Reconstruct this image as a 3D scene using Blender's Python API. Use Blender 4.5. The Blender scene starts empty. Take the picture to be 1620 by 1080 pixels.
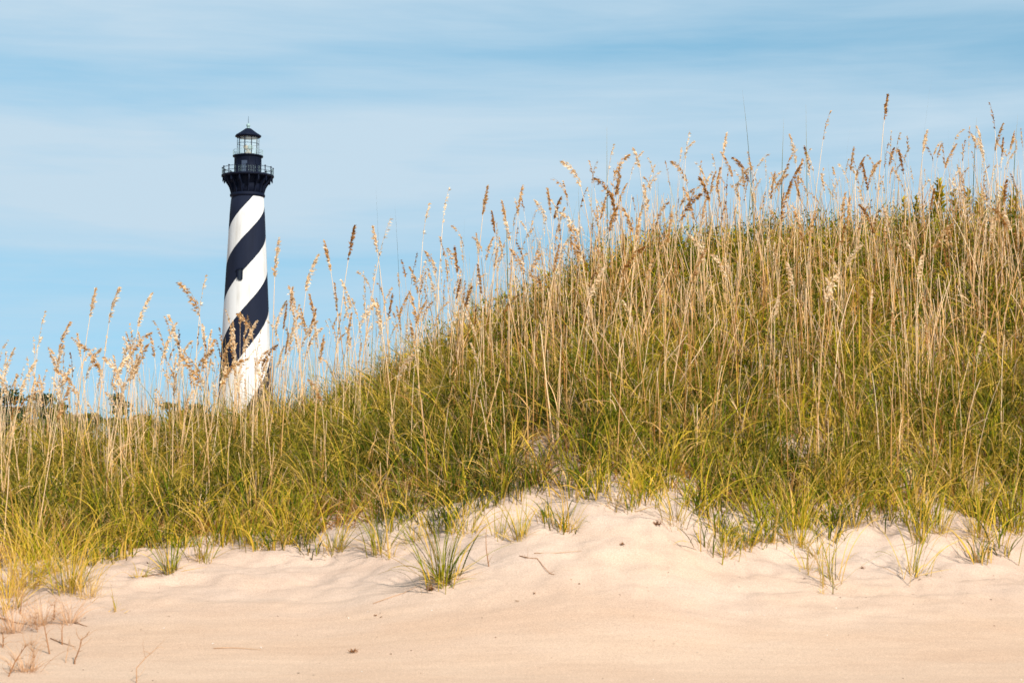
import bpy, bmesh, math
import numpy as np
from mathutils import Vector

S = bpy.context.scene
COL = S.collection
rng = np.random.default_rng(11)
R = math.radians

# ------------------------------------------------------------------ camera, world, sun, exposure
F = 3000.0                      # focal length in photograph pixels (1620 wide)
CZ = 1.15                       # eye height above the beach
PITCH = math.atan(250 / F)      # looking slightly up at the dune
cd = bpy.data.cameras.new('camera')
cam = bpy.data.objects.new('camera', cd)
COL.objects.link(cam)
cd.sensor_width = 36.0
cd.lens = 36.0 * F / 1620
cd.clip_start, cd.clip_end = 0.1, 20000
cam.location = (0, 0, CZ)
cam.rotation_euler = (math.pi / 2 + PITCH, 0, 0)
S.camera = cam
cd.dof.use_dof = True
cd.dof.focus_distance = 32.0
cd.dof.aperture_fstop = 5.6

S.view_settings.view_transform = 'Standard'
S.view_settings.look = 'None'
S.view_settings.gamma = 1
S.view_settings.exposure = 0.80
S.render.film_transparent = False

SUN_EL, SUN_AZ = R(39), R(148)   # azimuth from +Y clockwise (seen from above): behind the camera, to the right
world = bpy.data.worlds.new('World')
S.world = world
world.use_nodes = True
nt = world.node_tree
for n in list(nt.nodes): nt.nodes.remove(n)
def W(t, **kw):
    n = nt.nodes.new(t)
    for k, v in kw.items(): setattr(n, k, v)
    return n
def math_node(tree, op, a, b=None, c=None, clamp=False):
    n = tree.nodes.new('ShaderNodeMath'); n.operation = op; n.use_clamp = clamp
    for i, v in enumerate((a, b, c)):
        if v is None: continue
        if isinstance(v, (int, float)): n.inputs[i].default_value = v
        else: tree.links.new(v, n.inputs[i])
    return n.outputs[0]
def ramp(tree, fac, stops, interp='LINEAR'):
    n = tree.nodes.new('ShaderNodeValToRGB')
    cr = n.color_ramp; cr.interpolation = interp
    while len(cr.elements) < len(stops): cr.elements.new(0.5)
    for e, (p, c) in zip(cr.elements, stops):
        e.position = p; e.color = (c[0], c[1], c[2], 1) if not isinstance(c, (int, float)) else (c, c, c, 1)
    tree.links.new(fac, n.inputs[0])
    return n.outputs[0]
tc = W('ShaderNodeTexCoord')
sep = W('ShaderNodeSeparateXYZ'); nt.links.new(tc.outputs['Generated'], sep.inputs[0])
# the sky is sampled a little above its own horizon band, which is whiter than that day's
zz = math_node(nt, 'MULTIPLY_ADD', sep.outputs[2], 0.42, 0.245)
cmb = W('ShaderNodeCombineXYZ')
nt.links.new(sep.outputs[0], cmb.inputs[0]); nt.links.new(sep.outputs[1], cmb.inputs[1]); nt.links.new(zz, cmb.inputs[2])
nrm = W('ShaderNodeVectorMath', operation='NORMALIZE'); nt.links.new(cmb.outputs[0], nrm.inputs[0])
sky = W('ShaderNodeTexSky', sky_type='NISHITA')
sky.sun_disc = False
sky.sun_elevation = SUN_EL; sky.sun_rotation = SUN_AZ
sky.air_density = 1.0; sky.dust_density = 0.6; sky.ozone_density = 1.6
nt.links.new(nrm.outputs[0], sky.inputs[0])
# thin streaky cloud layer: long flat bands drawn out along the horizon
stretch = W('ShaderNodeMapping'); stretch.inputs['Scale'].default_value = (4.2, 4.2, 26.0)
stretch.inputs['Rotation'].default_value = (0, R(0.9), 0)
nt.links.new(tc.outputs['Generated'], stretch.inputs[0])
n1 = W('ShaderNodeTexNoise'); n1.inputs['Scale'].default_value = 1.0; n1.inputs['Detail'].default_value = 6; n1.inputs['Roughness'].default_value = 0.52
n1.inputs['Distortion'].default_value = 0.35
nt.links.new(stretch.outputs[0], n1.inputs[0])
stretch2 = W('ShaderNodeMapping'); stretch2.inputs['Scale'].default_value = (9, 9, 150.0); stretch2.inputs['Location'].default_value = (3, 1, 7)
nt.links.new(tc.outputs['Generated'], stretch2.inputs[0])
n2 = W('ShaderNodeTexNoise'); n2.inputs['Scale'].default_value = 1.0; n2.inputs['Detail'].default_value = 8; n2.inputs['Roughness'].default_value = 0.62; n2.inputs['Distortion'].default_value = 0.6
nt.links.new(stretch2.outputs[0], n2.inputs[0])
wob = W('ShaderNodeTexNoise'); wob.inputs['Scale'].default_value = 4.0; wob.inputs['Detail'].default_value = 2
nt.links.new(tc.outputs['Generated'], wob.inputs[0])
zw = math_node(nt, 'MULTIPLY_ADD', math_node(nt, 'SUBTRACT', wob.outputs[0], 0.5), 0.045, sep.outputs[2])
zw = math_node(nt, 'MULTIPLY_ADD', sep.outputs[0], -0.03, zw)
band = ramp(nt, zw, [(0.0, 0.62), (0.07, 0.42), (0.125, 0.30), (0.137, 0.62), (0.165, 0.78), (0.20, 0.74), (0.218, 0.40), (0.232, 0.30), (0.243, 0.55), (0.262, 0.66), (0.4, 0.40)], 'EASE')
dens = math_node(nt, 'MULTIPLY_ADD', math_node(nt, 'SUBTRACT', n1.outputs[0], 0.5), 1.30, band)
dens = math_node(nt, 'MULTIPLY_ADD', math_node(nt, 'SUBTRACT', n2.outputs[0], 0.5), 0.36, dens, clamp=True)
# less cloud towards +X
dens = math_node(nt, 'MULTIPLY_ADD', sep.outputs[0], -0.35, dens, clamp=True)
mixc = W('ShaderNodeMix', data_type='RGBA')
mixc.inputs[7].default_value = (3.35, 4.30, 5.05, 1)
tint = W('ShaderNodeMix', data_type='RGBA', blend_type='MULTIPLY'); tint.inputs[0].default_value = 1.0
tint.inputs[7].default_value = (0.86, 1.13, 0.99, 1)
nt.links.new(sky.outputs[0], tint.inputs[6])
nt.links.new(math_node(nt, 'MULTIPLY_ADD', dens, 1.25, -0.12, clamp=True), mixc.inputs[0])
nt.links.new(tint.outputs[2], mixc.inputs[6])
bg = W('ShaderNodeBackground'); bg.inputs[1].default_value = 0.096
nt.links.new(mixc.outputs[2], bg.inputs[0])
wo = W('ShaderNodeOutputWorld'); nt.links.new(bg.outputs[0], wo.inputs[0])

sd = bpy.data.lights.new('sun', 'SUN'); sd.energy = 4.0; sd.angle = R(2.5); sd.color = (1.0, 0.925, 0.81)
sun = bpy.data.objects.new('sun', sd); COL.objects.link(sun)
sdir = Vector((math.sin(SUN_AZ) * math.cos(SUN_EL), math.cos(SUN_AZ) * math.cos(SUN_EL), math.sin(SUN_EL)))
sun.rotation_euler = sdir.to_track_quat('Z', 'Y').to_euler()
sun.location = (10, -20, 30)

# ------------------------------------------------------------------ helpers
cp, sp = math.cos(PITCH), math.sin(PITCH)
def ray(px, py):
    """slopes (x per metre of depth, z per metre of depth) of the photograph's pixel"""
    a = (px - 810) / F; b = (540 - py) / F
    yd = cp - b * sp; zd = sp + b * cp
    return a / yd, zd / yd
def proj(x, y, z):
    z = z - CZ
    dep = y * cp + z * sp; v = z * cp - y * sp
    return 810 + F * x / dep, 540 - F * v / dep

def tag(o, label=None, cat=None, group=None, kind=None):
    if label: o['label'] = label
    if cat: o['category'] = cat
    if group: o['group'] = group
    if kind: o['kind'] = kind
    return o
def empty(name, loc, rz=0.0):
    o = bpy.data.objects.new(name, None); COL.objects.link(o)
    o.location = loc; o.rotation_euler = (0, 0, rz); o.empty_display_size = 0.1
    return o
def link_mesh(name, me, parent=None):
    o = bpy.data.objects.new(name, me); COL.objects.link(o)
    if parent is not None: o.parent = parent
    return o
def mesh_np(name, V, Fq, mat, attrs=None, smooth=False, fsize=4):
    """mesh from numpy arrays; all faces with the same vertex count"""
    me = bpy.data.meshes.new(name)
    nV, nF = len(V), len(Fq)
    me.vertices.add(nV); me.vertices.foreach_set('co', np.asarray(V, np.float32).ravel())
    me.loops.add(nF * fsize); me.loops.foreach_set('vertex_index', np.asarray(Fq, np.int32).ravel())
    me.polygons.add(nF)
    me.polygons.foreach_set('loop_start', np.arange(0, nF * fsize, fsize, dtype=np.int32))
    me.polygons.foreach_set('loop_total', np.full(nF, fsize, np.int32))
    if smooth: me.polygons.foreach_set('use_smooth', np.ones(nF, bool))
    for k, v in (attrs or {}).items():
        a = me.attributes.new(k, 'FLOAT', 'POINT'); a.data.foreach_set('value', np.asarray(v, np.float32))
    me.materials.append(mat)
    me.update(calc_edges=True); me.validate()
    return me

def material(name):
    m = bpy.data.materials.new(name); m.use_nodes = True
    t = m.node_tree; b = t.nodes['Principled BSDF']
    return m, t, b
def flat(name, col, rough=0.6, metal=0.0, bump=0.0, bscale=30, vary=0.12):
    m, t, b = material(name)
    tcn = t.nodes.new('ShaderNodeTexCoord')
    nz = t.nodes.new('ShaderNodeTexNoise'); nz.inputs['Scale'].default_value = bscale; nz.inputs['Detail'].default_value = 5
    t.links.new(tcn.outputs['Object'], nz.inputs[0])
    c = ramp(t, nz.outputs[0], [(0.3, [x * (1 - vary) for x in col]), (0.7, [min(1, x * (1 + vary)) for x in col])])
    t.links.new(c, b.inputs['Base Color'])
    b.inputs['Roughness'].default_value = rough; b.inputs['Metallic'].default_value = metal
    if bump:
        bn = t.nodes.new('ShaderNodeBump'); bn.inputs['Strength'].default_value = bump; bn.inputs['Distance'].default_value = 0.02
        t.links.new(nz.outputs[0], bn.inputs['Height']); t.links.new(bn.outputs[0], b.inputs['Normal'])
    return m
def blade_mat(name, tint_stops, base_col, tip_col, base_amt=0.6, tip_amt=0.5, transl=0.35, rough=0.75):
    """plant tissue: 'tint' picks the blade's own colour, 'along' runs root to tip (sheath colour, dry tip; on m_straw a painted sunlit tip)"""
    m, t, b = material(name)
    at = t.nodes.new('ShaderNodeAttribute'); at.attribute_name = 'tint'
    al = t.nodes.new('ShaderNodeAttribute'); al.attribute_name = 'along'
    c = ramp(t, at.outputs['Fac'], tint_stops)
    m1 = t.nodes.new('ShaderNodeMix'); m1.data_type = 'RGBA'
    m1.inputs[7].default_value = (*base_col, 1)
    t.links.new(math_node(t, 'MULTIPLY', ramp(t, al.outputs['Fac'], [(0.0, 1.0), (0.28, 0.0)]), base_amt), m1.inputs[0])
    t.links.new(c, m1.inputs[6])
    m2 = t.nodes.new('ShaderNodeMix'); m2.data_type = 'RGBA'
    m2.inputs[7].default_value = (*tip_col, 1)
    t.links.new(math_node(t, 'MULTIPLY', ramp(t, al.outputs['Fac'], [(0.6, 0.0), (1.0, 1.0)]), tip_amt), m2.inputs[0])
    t.links.new(m1.outputs[2], m2.inputs[6])
    t.links.new(m2.outputs[2], b.inputs['Base Color'])
    b.inputs['Roughness'].default_value = rough
    b.inputs['Specular IOR Level'].default_value = 0.12
    tr = t.nodes.new('ShaderNodeBsdfTranslucent'); t.links.new(m2.outputs[2], tr.inputs[0])
    mx = t.nodes.new('ShaderNodeMixShader'); mx.inputs[0].default_value = transl
    t.links.new(b.outputs[0], mx.inputs[1]); t.links.new(tr.outputs[0], mx.inputs[2])
    t.links.new(mx.outputs[0], t.nodes['Material Output'].inputs[0])
    return m

# value noise
_tab = np.random.default_rng(3).random((512, 512))
def vnoise(x, y):
    x = np.asarray(x, float); y = np.asarray(y, float)
    xi = np.floor(x).astype(int); yi = np.floor(y).astype(int)
    fx = x - xi; fy = y - yi
    fx = fx * fx * fx * (fx * (fx * 6 - 15) + 10); fy = fy * fy * fy * (fy * (fy * 6 - 15) + 10)
    g = lambda a, b: _tab[a % 512, b % 512]
    return (g(xi, yi) * (1 - fx) + g(xi + 1, yi) * fx) * (1 - fy) + (g(xi, yi + 1) * (1 - fx) + g(xi + 1, yi + 1) * fx) * fy - 0.5
def fbm(x, y, oct=4, rough=0.5):
    s = 0; a = 1.0; f = 1.0
    for k in range(oct):
        s = s + a * vnoise(x * f + 17.3 * k, y * f + 9.1 * k); a *= rough; f *= 2.03
    return s

# ------------------------------------------------------------------ terrain
MOUNDS = None                   # small heaps of blown sand round the tufts' roots
FOOT = np.array([(-700, 900), (-200, 905), (0, 915), (120, 885), (250, 868), (400, 858), (520, 868), (620, 838), (720, 816), (830, 806), (940, 790), (1050, 800), (1130, 846), (1300, 854), (1450, 846), (1620, 852), (1900, 860), (2400, 850)], float)
CREST = np.array([(-700, 790), (-200, 768), (0, 757), (150, 742), (300, 720), (400, 700), (480, 685), (560, 655), (650, 615), (720, 575), (800, 532), (860, 502), (920, 470), (1000, 438), (1080, 424), (1200, 416), (1320, 412), (1450, 398), (1620, 380), (1900, 372), (2400, 395)], float)
def smooth_interp(px, tab):
    return sum(np.interp(px + o, tab[:, 0], tab[:, 1]) for o in (-45, -22, 0, 22, 45)) / 5
def row_slope(py):
    b = (540 - py) / F
    return (sp + b * cp) / (cp - b * sp)
def columns(x, y):
    px = np.clip(x / np.maximum(y, 6.0) * F + 810, -700, 2400)
    df = 14.4 + 0.5 * np.sin(px / 230.0) * 0.6
    dc = np.interp(px, [0, 500, 1000, 1620], [17.3, 18.0, 19.4, 19.8])
    zf = CZ + row_slope(smooth_interp(px, FOOT)) * df
    zc = CZ + row_slope(smooth_interp(px, CREST)) * dc
    return px, df, dc, zf, zc
def ground_z(x, y, detail=True):
    x = np.asarray(x, float); y = np.asarray(y, float)
    px, df, dc, zf, zc = columns(x, y)
    k = np.stack([np.full_like(px, -60.), np.full_like(px, 8.6), np.full_like(px, 11.2), df, df + (dc - df) * 0.55, dc, dc + 1.6, dc + 9, np.full_like(px, 90.), np.full_like(px, 9000.)], 0)
    v = np.stack([np.full_like(px, -0.9), np.full_like(px, -0.06), np.full_like(px, 0.09), zf, zf + (zc - zf) * 0.60, zc, zc - 0.10, np.full_like(px, 0.75), np.full_like(px, 0.5), np.full_like(px, 0.5)], 0)
    dk = (v[1:] - v[:-1]) / (k[1:] - k[:-1])
    m = np.zeros_like(v); m[1:-1] = np.where(dk[1:] * dk[:-1] > 0, 2 * dk[1:] * dk[:-1] / (dk[1:] + dk[:-1] + 1e-9), 0)
    m[0] = dk[0]
    z = np.full_like(px, 0.5)
    for i in range(len(k) - 1):
        h = k[i + 1] - k[i]; t = np.clip((y - k[i]) / h, 0, 1)
        zz_ = (2 * t**3 - 3 * t**2 + 1) * v[i] + (t**3 - 2 * t**2 + t) * h * m[i] + (-2 * t**3 + 3 * t**2) * v[i + 1] + (t**3 - t**2) * h * m[i + 1]
        z = np.where((y >= k[i]) & (y < k[i + 1]), zz_, z)
    z = np.where(y < -60, -0.9, z)
    if detail:
        near = np.clip((26 - y) / 4, 0, 1) * np.clip((y - 6) / 3, 0, 1)
        rough = np.clip((y - (df - 1.9)) / 1.6, 0.05, 1)      # hummocky at the dune's foot, smooth on the beach
        z = z + near * rough * (0.045 * fbm(x / 0.62, y / 0.5, 3) + 0.060 * fbm(x / 0.2 + 40, y / 0.16, 3))
        # wind-blown ledges: short steps running along the foot
        led = fbm(x / 1.1 + 70, y / 0.5 + 3, 2)
        z = z + near * 0.018 * np.tanh(led * 14) * np.clip((y - (df - 1.9)) / 1.0, 0.0, 1)
        z = z + near * 0.004 * fbm(x / 0.3, y / 0.12, 2)
        if MOUNDS is not None:
            for mx_, my_, mh, mw in MOUNDS: z = z + mh * np.exp(-((x - mx_) ** 2 / (1.6 * mw * mw) + (y - my_) ** 2 / (mw * mw)))
    return z
def gz(x, y): return float(ground_z(np.array([x]), np.array([y]))[0])
def on_ground(px, py, d0=9.0, d1=20.5):
    """where the sight line of a pixel of the photograph meets the ground"""
    d = np.linspace(d0, d1, 2400); a, e = ray(px, py)
    gap = CZ + e * d - ground_z(a * d, d)
    i = np.argmax(gap <= 0) if (gap <= 0).any() else int(np.argmin(gap))
    return a * d[i], d[i], float(ground_z(np.array([a * d[i]]), np.array([d[i]]))[0])

def axis(fine0, fine1, step, far0, far1, g=1.16):
    c = list(np.arange(fine0, fine1 + 1e-6, step))
    s = step
    while c[-1] < far1: s *= g; c.append(c[-1] + s)
    s = step
    while c[0] > far0: s *= g; c.insert(0, c[0] - s)
    return np.array(c)
MOUNDS = None
_mp = [on_ground(*q) for q in ((700, 920), (1312, 922), (1440, 908), (270, 905), (1185, 862), (110, 935), (600, 872), (1256, 858), (1548, 846), (1148, 878), (972, 797), (1068, 828), (456, 860), (530, 872), (822, 852), (738, 842), (1215, 858), (318, 886))]
MOUNDS = np.array([(q[0], q[1] + .05, hh, ww) for q, hh, ww in zip(_mp, np.random.default_rng(5).uniform(.02, .055, len(_mp)), np.random.default_rng(6).uniform(.10, .22, len(_mp)))])
gx = axis(-6.6, 6.6, 0.032, -6000, 6000)
gy1 = axis(9.6, 15.8, 0.03, -400, 9.7)
gy1 = gy1[gy1 <= 15.8]
gy = np.concatenate([gy1, axis(15.9, 21.5, 0.09, 15.9, 9000)])
GX, GY = np.meshgrid(gx, gy)
GZ = ground_z(GX.ravel(), GY.ravel())
nx, ny = len(gx), len(gy)
ii = (np.arange(ny - 1)[:, None] * nx + np.arange(nx - 1)[None, :]).ravel()
m_sand, t, b = material('beach_sand')
tcn = t.nodes.new('ShaderNodeTexCoord')
def noise(t, src, scale, detail=4, sc=None, rough=0.5):
    n = t.nodes.new('ShaderNodeTexNoise'); n.inputs['Scale'].default_value = scale; n.inputs['Detail'].default_value = detail; n.inputs['Roughness'].default_value = rough
    if sc:
        mp = t.nodes.new('ShaderNodeMapping'); mp.inputs['Scale'].default_value = sc
        t.links.new(src, mp.inputs[0]); src = mp.outputs[0]
    t.links.new(src, n.inputs[0]); return n.outputs[0]
big = noise(t, tcn.outputs['Object'], 0.9, 6, (0.5, 1.3, 1), 0.6)
grain = noise(t, tcn.outputs['Object'], 110, 3)
streak = noise(t, tcn.outputs['Object'], 5.0, 6, (0.35, 2.2, 1), 0.62)
c1 = ramp(t, big, [(0.34, (0.42, 0.294, 0.218)), (0.62, (0.46, 0.340, 0.263))])
c2 = ramp(t, streak, [(0.34, 0.955), (0.62, 1.02)])
c3 = ramp(t, grain, [(0.3, 0.80), (0.7, 1.14)])
def mul(t, a, b_):
    n = t.nodes.new('ShaderNodeMix'); n.data_type = 'RGBA'; n.blend_type = 'MULTIPLY'; n.inputs[0].default_value = 1
    t.links.new(a, n.inputs[6]); t.links.new(b_, n.inputs[7]); return n.outputs[2]
ysep = t.nodes.new('ShaderNodeSeparateXYZ'); t.links.new(tcn.outputs['Object'], ysep.inputs[0])
dry = math_node(t, 'MULTIPLY_ADD', math_node(t, 'SUBTRACT', noise(t, tcn.outputs['Object'], 1.1, 5, (.5, 1.2, 1), .6), 0.5), 3.2, ysep.outputs[1])
mr = t.nodes.new('ShaderNodeMapRange'); mr.inputs[1].default_value = 12.2; mr.inputs[2].default_value = 13.9
t.links.new(dry, mr.inputs[0])
c4 = ramp(t, mr.outputs[0], [(0.0, (1.06, 1.02, 0.97)), (1.0, (1.05, 1.07, 1.12))])
t.links.new(mul(t, mul(t, mul(t, c1, c2), c3), c4), b.inputs['Base Color'])
b.inputs['Roughness'].default_value = 0.95; b.inputs['Specular IOR Level'].default_value = 0.1
bn = t.nodes.new('ShaderNodeBump'); bn.inputs['Strength'].default_value = 0.55; bn.inputs['Distance'].default_value = 0.012
t.links.new(math_node(t, 'ADD', math_node(t, 'MULTIPLY', grain, 0.5), streak), bn.inputs['Height']); t.links.new(bn.outputs[0], b.inputs['Normal'])
gme = mesh_np('ground', np.stack([GX.ravel(), GY.ravel(), GZ], 1), np.stack([ii, ii + 1, ii + nx + 1, ii + nx], 1), m_sand, smooth=True)
tag(link_mesh('ground', gme), 'pale pinkish beach sand rising into a grassy dune', kind='structure')

# ------------------------------------------------------------------ lighthouse
LD = 280.0
def lz(py): return CZ + row_slope(py) * LD
MPX = LD / F
lx = ray(390.5, 400)[0] * LD
GROUND_L = 0.45
def lathe(profile, n=64, cap=True):
    V = []; Fc = []
    for r, z in profile:
        for k in range(n):
            a = 2 * math.pi * k / n; V.append((r * math.cos(a), r * math.sin(a), z))
    for j in range(len(profile) - 1):
        for k in range(n):
            k2 = (k + 1) % n
            Fc.append((j * n + k, j * n + k2, (j + 1) * n + k2, (j + 1) * n + k))
    if cap:
        Fc.append(tuple(range(n))[::-1]); Fc.append(tuple((len(profile) - 1) * n + k for k in range(n)))
    return V, Fc
def pyobj(name, VF, mat, parent=None, smooth=False, loc=(0, 0, 0), rot=(0, 0, 0)):
    me = bpy.data.meshes.new(name); me.from_pydata(VF[0], [], VF[1]); me.materials.append(mat)
    bm = bmesh.new(); bm.from_mesh(me); bmesh.ops.recalc_face_normals(bm, faces=bm.faces); bm.to_mesh(me); bm.free()
    if smooth:
        for p in me.polygons: p.use_smooth = len(p.vertices) == 4
    me.update()
    o = link_mesh(name, me, parent); o.location = loc; o.rotation_euler = rot
    return o
def box(x0, x1, y0, y1, z0, z1):
    V = [(x, y, z) for z in (z0, z1) for y in (y0, y1) for x in (x0, x1)]
    return V, [(0, 2, 3, 1), (4, 5, 7, 6), (0, 1, 5, 4), (2, 6, 7, 3), (0, 4, 6, 2), (1, 3, 7, 5)]
def merge(parts):
    V = []; Fc = []
    for v, f in parts:
        o = len(V); V += list(v); Fc += [tuple(i + o for i in q) for q in f]
    return V, Fc
def torus(r, rz, zc, n=64, m=6):
    V = []; Fc = []
    for k in range(n):
        a = 2 * math.pi * k / n
        for j in range(m):
            bb = 2 * math.pi * j / m; rr = r + rz * math.cos(bb)
            V.append((rr * math.cos(a), rr * math.sin(a), zc + rz * math.sin(bb)))
    for k in range(n):
        for j in range(m):
            Fc.append((k * m + j, ((k + 1) % n) * m + j, ((k + 1) % n) * m + (j + 1) % m, k * m + (j + 1) % m))
    return V, Fc
def place(VF, ang, r):
    c, s = math.cos(ang), math.sin(ang)
    return [((x + r) * c - y * s, (x + r) * s + y * c, z) for x, y, z in VF[0]], VF[1]

m_black = flat('black_ironwork_paint', (0.0028, 0.0055, 0.017), 0.7, bscale=3)
m_black.node_tree.nodes['Principled BSDF'].inputs['Specular IOR Level'].default_value = 0.12
m_glass, t, b = material('lantern_glass')
tr = t.nodes.new('ShaderNodeBsdfTransparent'); tr.inputs[0].default_value = (0.97, 1.0, 1.0, 1)
b.inputs['Roughness'].default_value = 0.05; b.inputs['Base Color'].default_value = (0.80, 0.88, 0.88, 1)
mx = t.nodes.new('ShaderNodeMixShader'); mx.inputs[0].default_value = 0.13
t.links.new(tr.outputs[0], mx.inputs[1]); t.links.new(b.outputs[0], mx.inputs[2]); t.links.new(mx.outputs[0], t.nodes['Material Output'].inputs[0])
m_lens = flat('beacon_housing', (0.30, 0.25, 0.18), 0.4, bscale=5)
m_steel = flat('weathered_bronze', (0.22, 0.32, 0.33), 0.5, bscale=6)
m_dark = flat('window_dark', (0.008, 0.012, 0.022), 0.3, bscale=3)

# spiral paint: two black and two white bands, widening downwards
m_tower, t, b = material('spiral_painted_brick')
tcn = t.nodes.new('ShaderNodeTexCoord'); sx = t.nodes.new('ShaderNodeSeparateXYZ'); t.links.new(tcn.outputs['Object'], sx.inputs[0])
zs = np.array([lz(y) for y in (328.3, 375.6, 429.1, 493.7, 563.0)]); ph = np.array([0, .5, 1, 1.5, 2.0])
zn = (zs - 34.0) / 10.0
cf = np.polyfit(zn, ph, 2)                                    # phase at the side facing the beach
zN = math_node(t, 'MULTIPLY', math_node(t, 'SUBTRACT', sx.outputs[2], 34.0), 0.1)
gq = math_node(t, 'MULTIPLY_ADD', math_node(t, 'MULTIPLY_ADD', zN, float(cf[0]), float(cf[1])), zN, float(cf[2]))
phi = math_node(t, 'ARCTAN2', sx.outputs[0], math_node(t, 'MULTIPLY', sx.outputs[1], -1.0))   # 0 towards the camera, + to the right
pz = math_node(t, 'MULTIPLY_ADD', phi, 1 / math.pi, gq)
brick = noise(t, tcn.outputs['Object'], 2.2, 6)
pz = math_node(t, 'MULTIPLY_ADD', math_node(t, 'SUBTRACT', noise(t, tcn.outputs['Object'], 1.2, 3), 0.5), 0.012, pz)
fr = math_node(t, 'FRACT', math_node(t, 'ADD', pz, 20.0))
isw = math_node(t, 'LESS_THAN', fr, 0.5)
weather = noise(t, tcn.outputs['Object'], 0.8, 6, (1.6, 1.6, 0.22))
wc = ramp(t, weather, [(0.3, (0.42, 0.405, 0.39)), (0.55, (0.53, 0.53, 0.535))])
bc = ramp(t, weather, [(0.3, (0.0028, 0.0055, 0.017)), (0.7, (0.0048, 0.0085, 0.023))])
mm = t.nodes.new('ShaderNodeMix'); mm.data_type = 'RGBA'
t.links.new(isw, mm.inputs[0]); t.links.new(bc, mm.inputs[6]); t.links.new(wc, mm.inputs[7]); t.links.new(mm.outputs[2], b.inputs['Base Color'])
b.inputs['Roughness'].default_value = 0.8; b.inputs['Specular IOR Level'].default_value = 0.2
bn = t.nodes.new('ShaderNodeBump'); bn.inputs['Strength'].default_value = 0.25; bn.inputs['Distance'].default_value = 0.03
t.links.new(brick, bn.inputs['Height']); t.links.new(bn.outputs[0], b.inputs['Normal'])

LH = empty('lighthouse', (lx, LD, 0))
tag(LH, 'tall lighthouse with black and white spiral stripes standing behind the dune', 'lighthouse')
hw = [(312, 25.9), (340, 28.0), (400, 31.0), (440, 33.2), (500, 36.2), (574, 39.4), (700, 46.5)]
prof = [(hwp * MPX, lz(py)) for py, hwp in hw][::-1]
prof = [(prof[0][0] + (prof[0][1] - GROUND_L) * 0.055, GROUND_L)] + prof
pyobj('tower_shaft', lathe(prof, 96), m_tower, LH, True)
# corbelled top below the gallery
dz = lz(278.2)                       # top of gallery deck
pyobj('cornice_ring', lathe([(25.8 * MPX, lz(313.5)), (27.0 * MPX, lz(312)), (27.9 * MPX, lz(311)), (27.9 * MPX, lz(308.5)), (26.6 * MPX, lz(307)), (26.4 * MPX, lz(306.5))], 64), m_black, LH, True)
pyobj('corbel_wall', lathe([(26.0 * MPX, lz(306.4)), (25.4 * MPX, lz(296)), (26.5 * MPX, lz(289)), (29 * MPX, lz(284)), (30.5 * MPX, lz(281.2))], 64), m_black, LH, True)
deck = pyobj('gallery_deck', lathe([(40.4 * MPX, dz - 0.27), (41.6 * MPX, dz - 0.20), (41.8 * MPX, dz - 0.10), (41.8 * MPX, dz)], 64), m_black, LH)
# brackets: flat iron plates with a round eye, drop pendants outside
def bracket():
    bm = bmesh.new()
    q = lambda px, py: (px * MPX, 0.0, lz(py))
    out = [q(25.6, 281.0), q(39.8, 281.0), q(40.0, 287.6), q(39.2, 289.6), q(38.2, 287.8), q(37.4, 284.2), q(36.0, 284.0), q(35.2, 288.6), q(33.6, 291.4), q(31.4, 294), q(29.2, 298), q(27.6, 303), q(26.8, 306.8), q(25.6, 306.8)]
    vo = [bm.verts.new(p) for p in out]
    ed = [bm.edges.new((vo[i], vo[(i + 1) % len(vo)])) for i in range(len(vo))]
    cx, cy = 28.6, 289.4
    vi = [bm.verts.new(q(cx + 1.9 * math.cos(a), cy + 1.9 * math.sin(a))) for a in [2 * math.pi * k / 12 for k in range(12)]]
    ed += [bm.edges.new((vi[i], vi[(i + 1) % 12])) for i in range(12)]
    r_ = bmesh.ops.triangle_fill(bm, edges=ed, use_beauty=True)
    fs = [f for f in r_['geom'] if isinstance(f, bmesh.types.BMFace)]
    fs = [f for f in fs if (f.calc_center_median().x - cx * MPX) ** 2 + (f.calc_center_median().z - lz(cy)) ** 2 > (1.7 * MPX) ** 2]
    ex = bmesh.ops.extrude_face_region(bm, geom=fs)
    bmesh.ops.translate(bm, vec=(0, 0.16, 0), verts=[g for g in ex['geom'] if isinstance(g, bmesh.types.BMVert)])
    bmesh.ops.translate(bm, vec=(0, -0.08, 0), verts=bm.verts)
    bmesh.ops.recalc_face_normals(bm, faces=bm.faces)
    me = bpy.data.meshes.new('bracket'); bm.to_mesh(me); bm.free(); me.materials.append(m_black); return me
bme = bracket()
for k in range(16):
    o = link_mesh('bracket', bme, LH); o.rotation_euler = (0, 0, 2 * math.pi * (k + .5) / 16)
def railing(r, z0, h, nposts, post_r, rails, ball, mat=None, rr=.035):
    mat = mat or m_black
    R0 = pyobj('railing', merge([torus(r, rr, z0 + h * f, 64) for f in rails]), mat, LH)
    n = nposts * 6
    pick = pyobj('railing_pickets', merge([place(box(-.007, .007, -.007, .007, z0, z0 + h * max(rails)), 2 * math.pi * (k + .5) / n, r) for k in range(n)]), m_steel, R0)
    v = lathe([(post_r, z0 - 0.02), (post_r, z0 + h), (post_r * 1.7, z0 + h + 0.03), (post_r * 1.7, z0 + h + 0.13), (post_r * .3, z0 + h + .18)] if ball else [(post_r, z0 - .02), (post_r, z0 + h + .03)], 8)
    pme = None
    for k in range(nposts):
        if pme is None:
            o = pyobj('railing_post', place(v, 0, r), mat, R0); pme = o.data
        else:
            o = link_mesh('railing_post', pme, R0)
        o.rotation_euler = (0, 0, 2 * math.pi * (k + 0.25) / nposts)
railing(40.2 * MPX, dz, 1.08, 16, 0.07, (0.45, 0.98), True)
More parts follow.
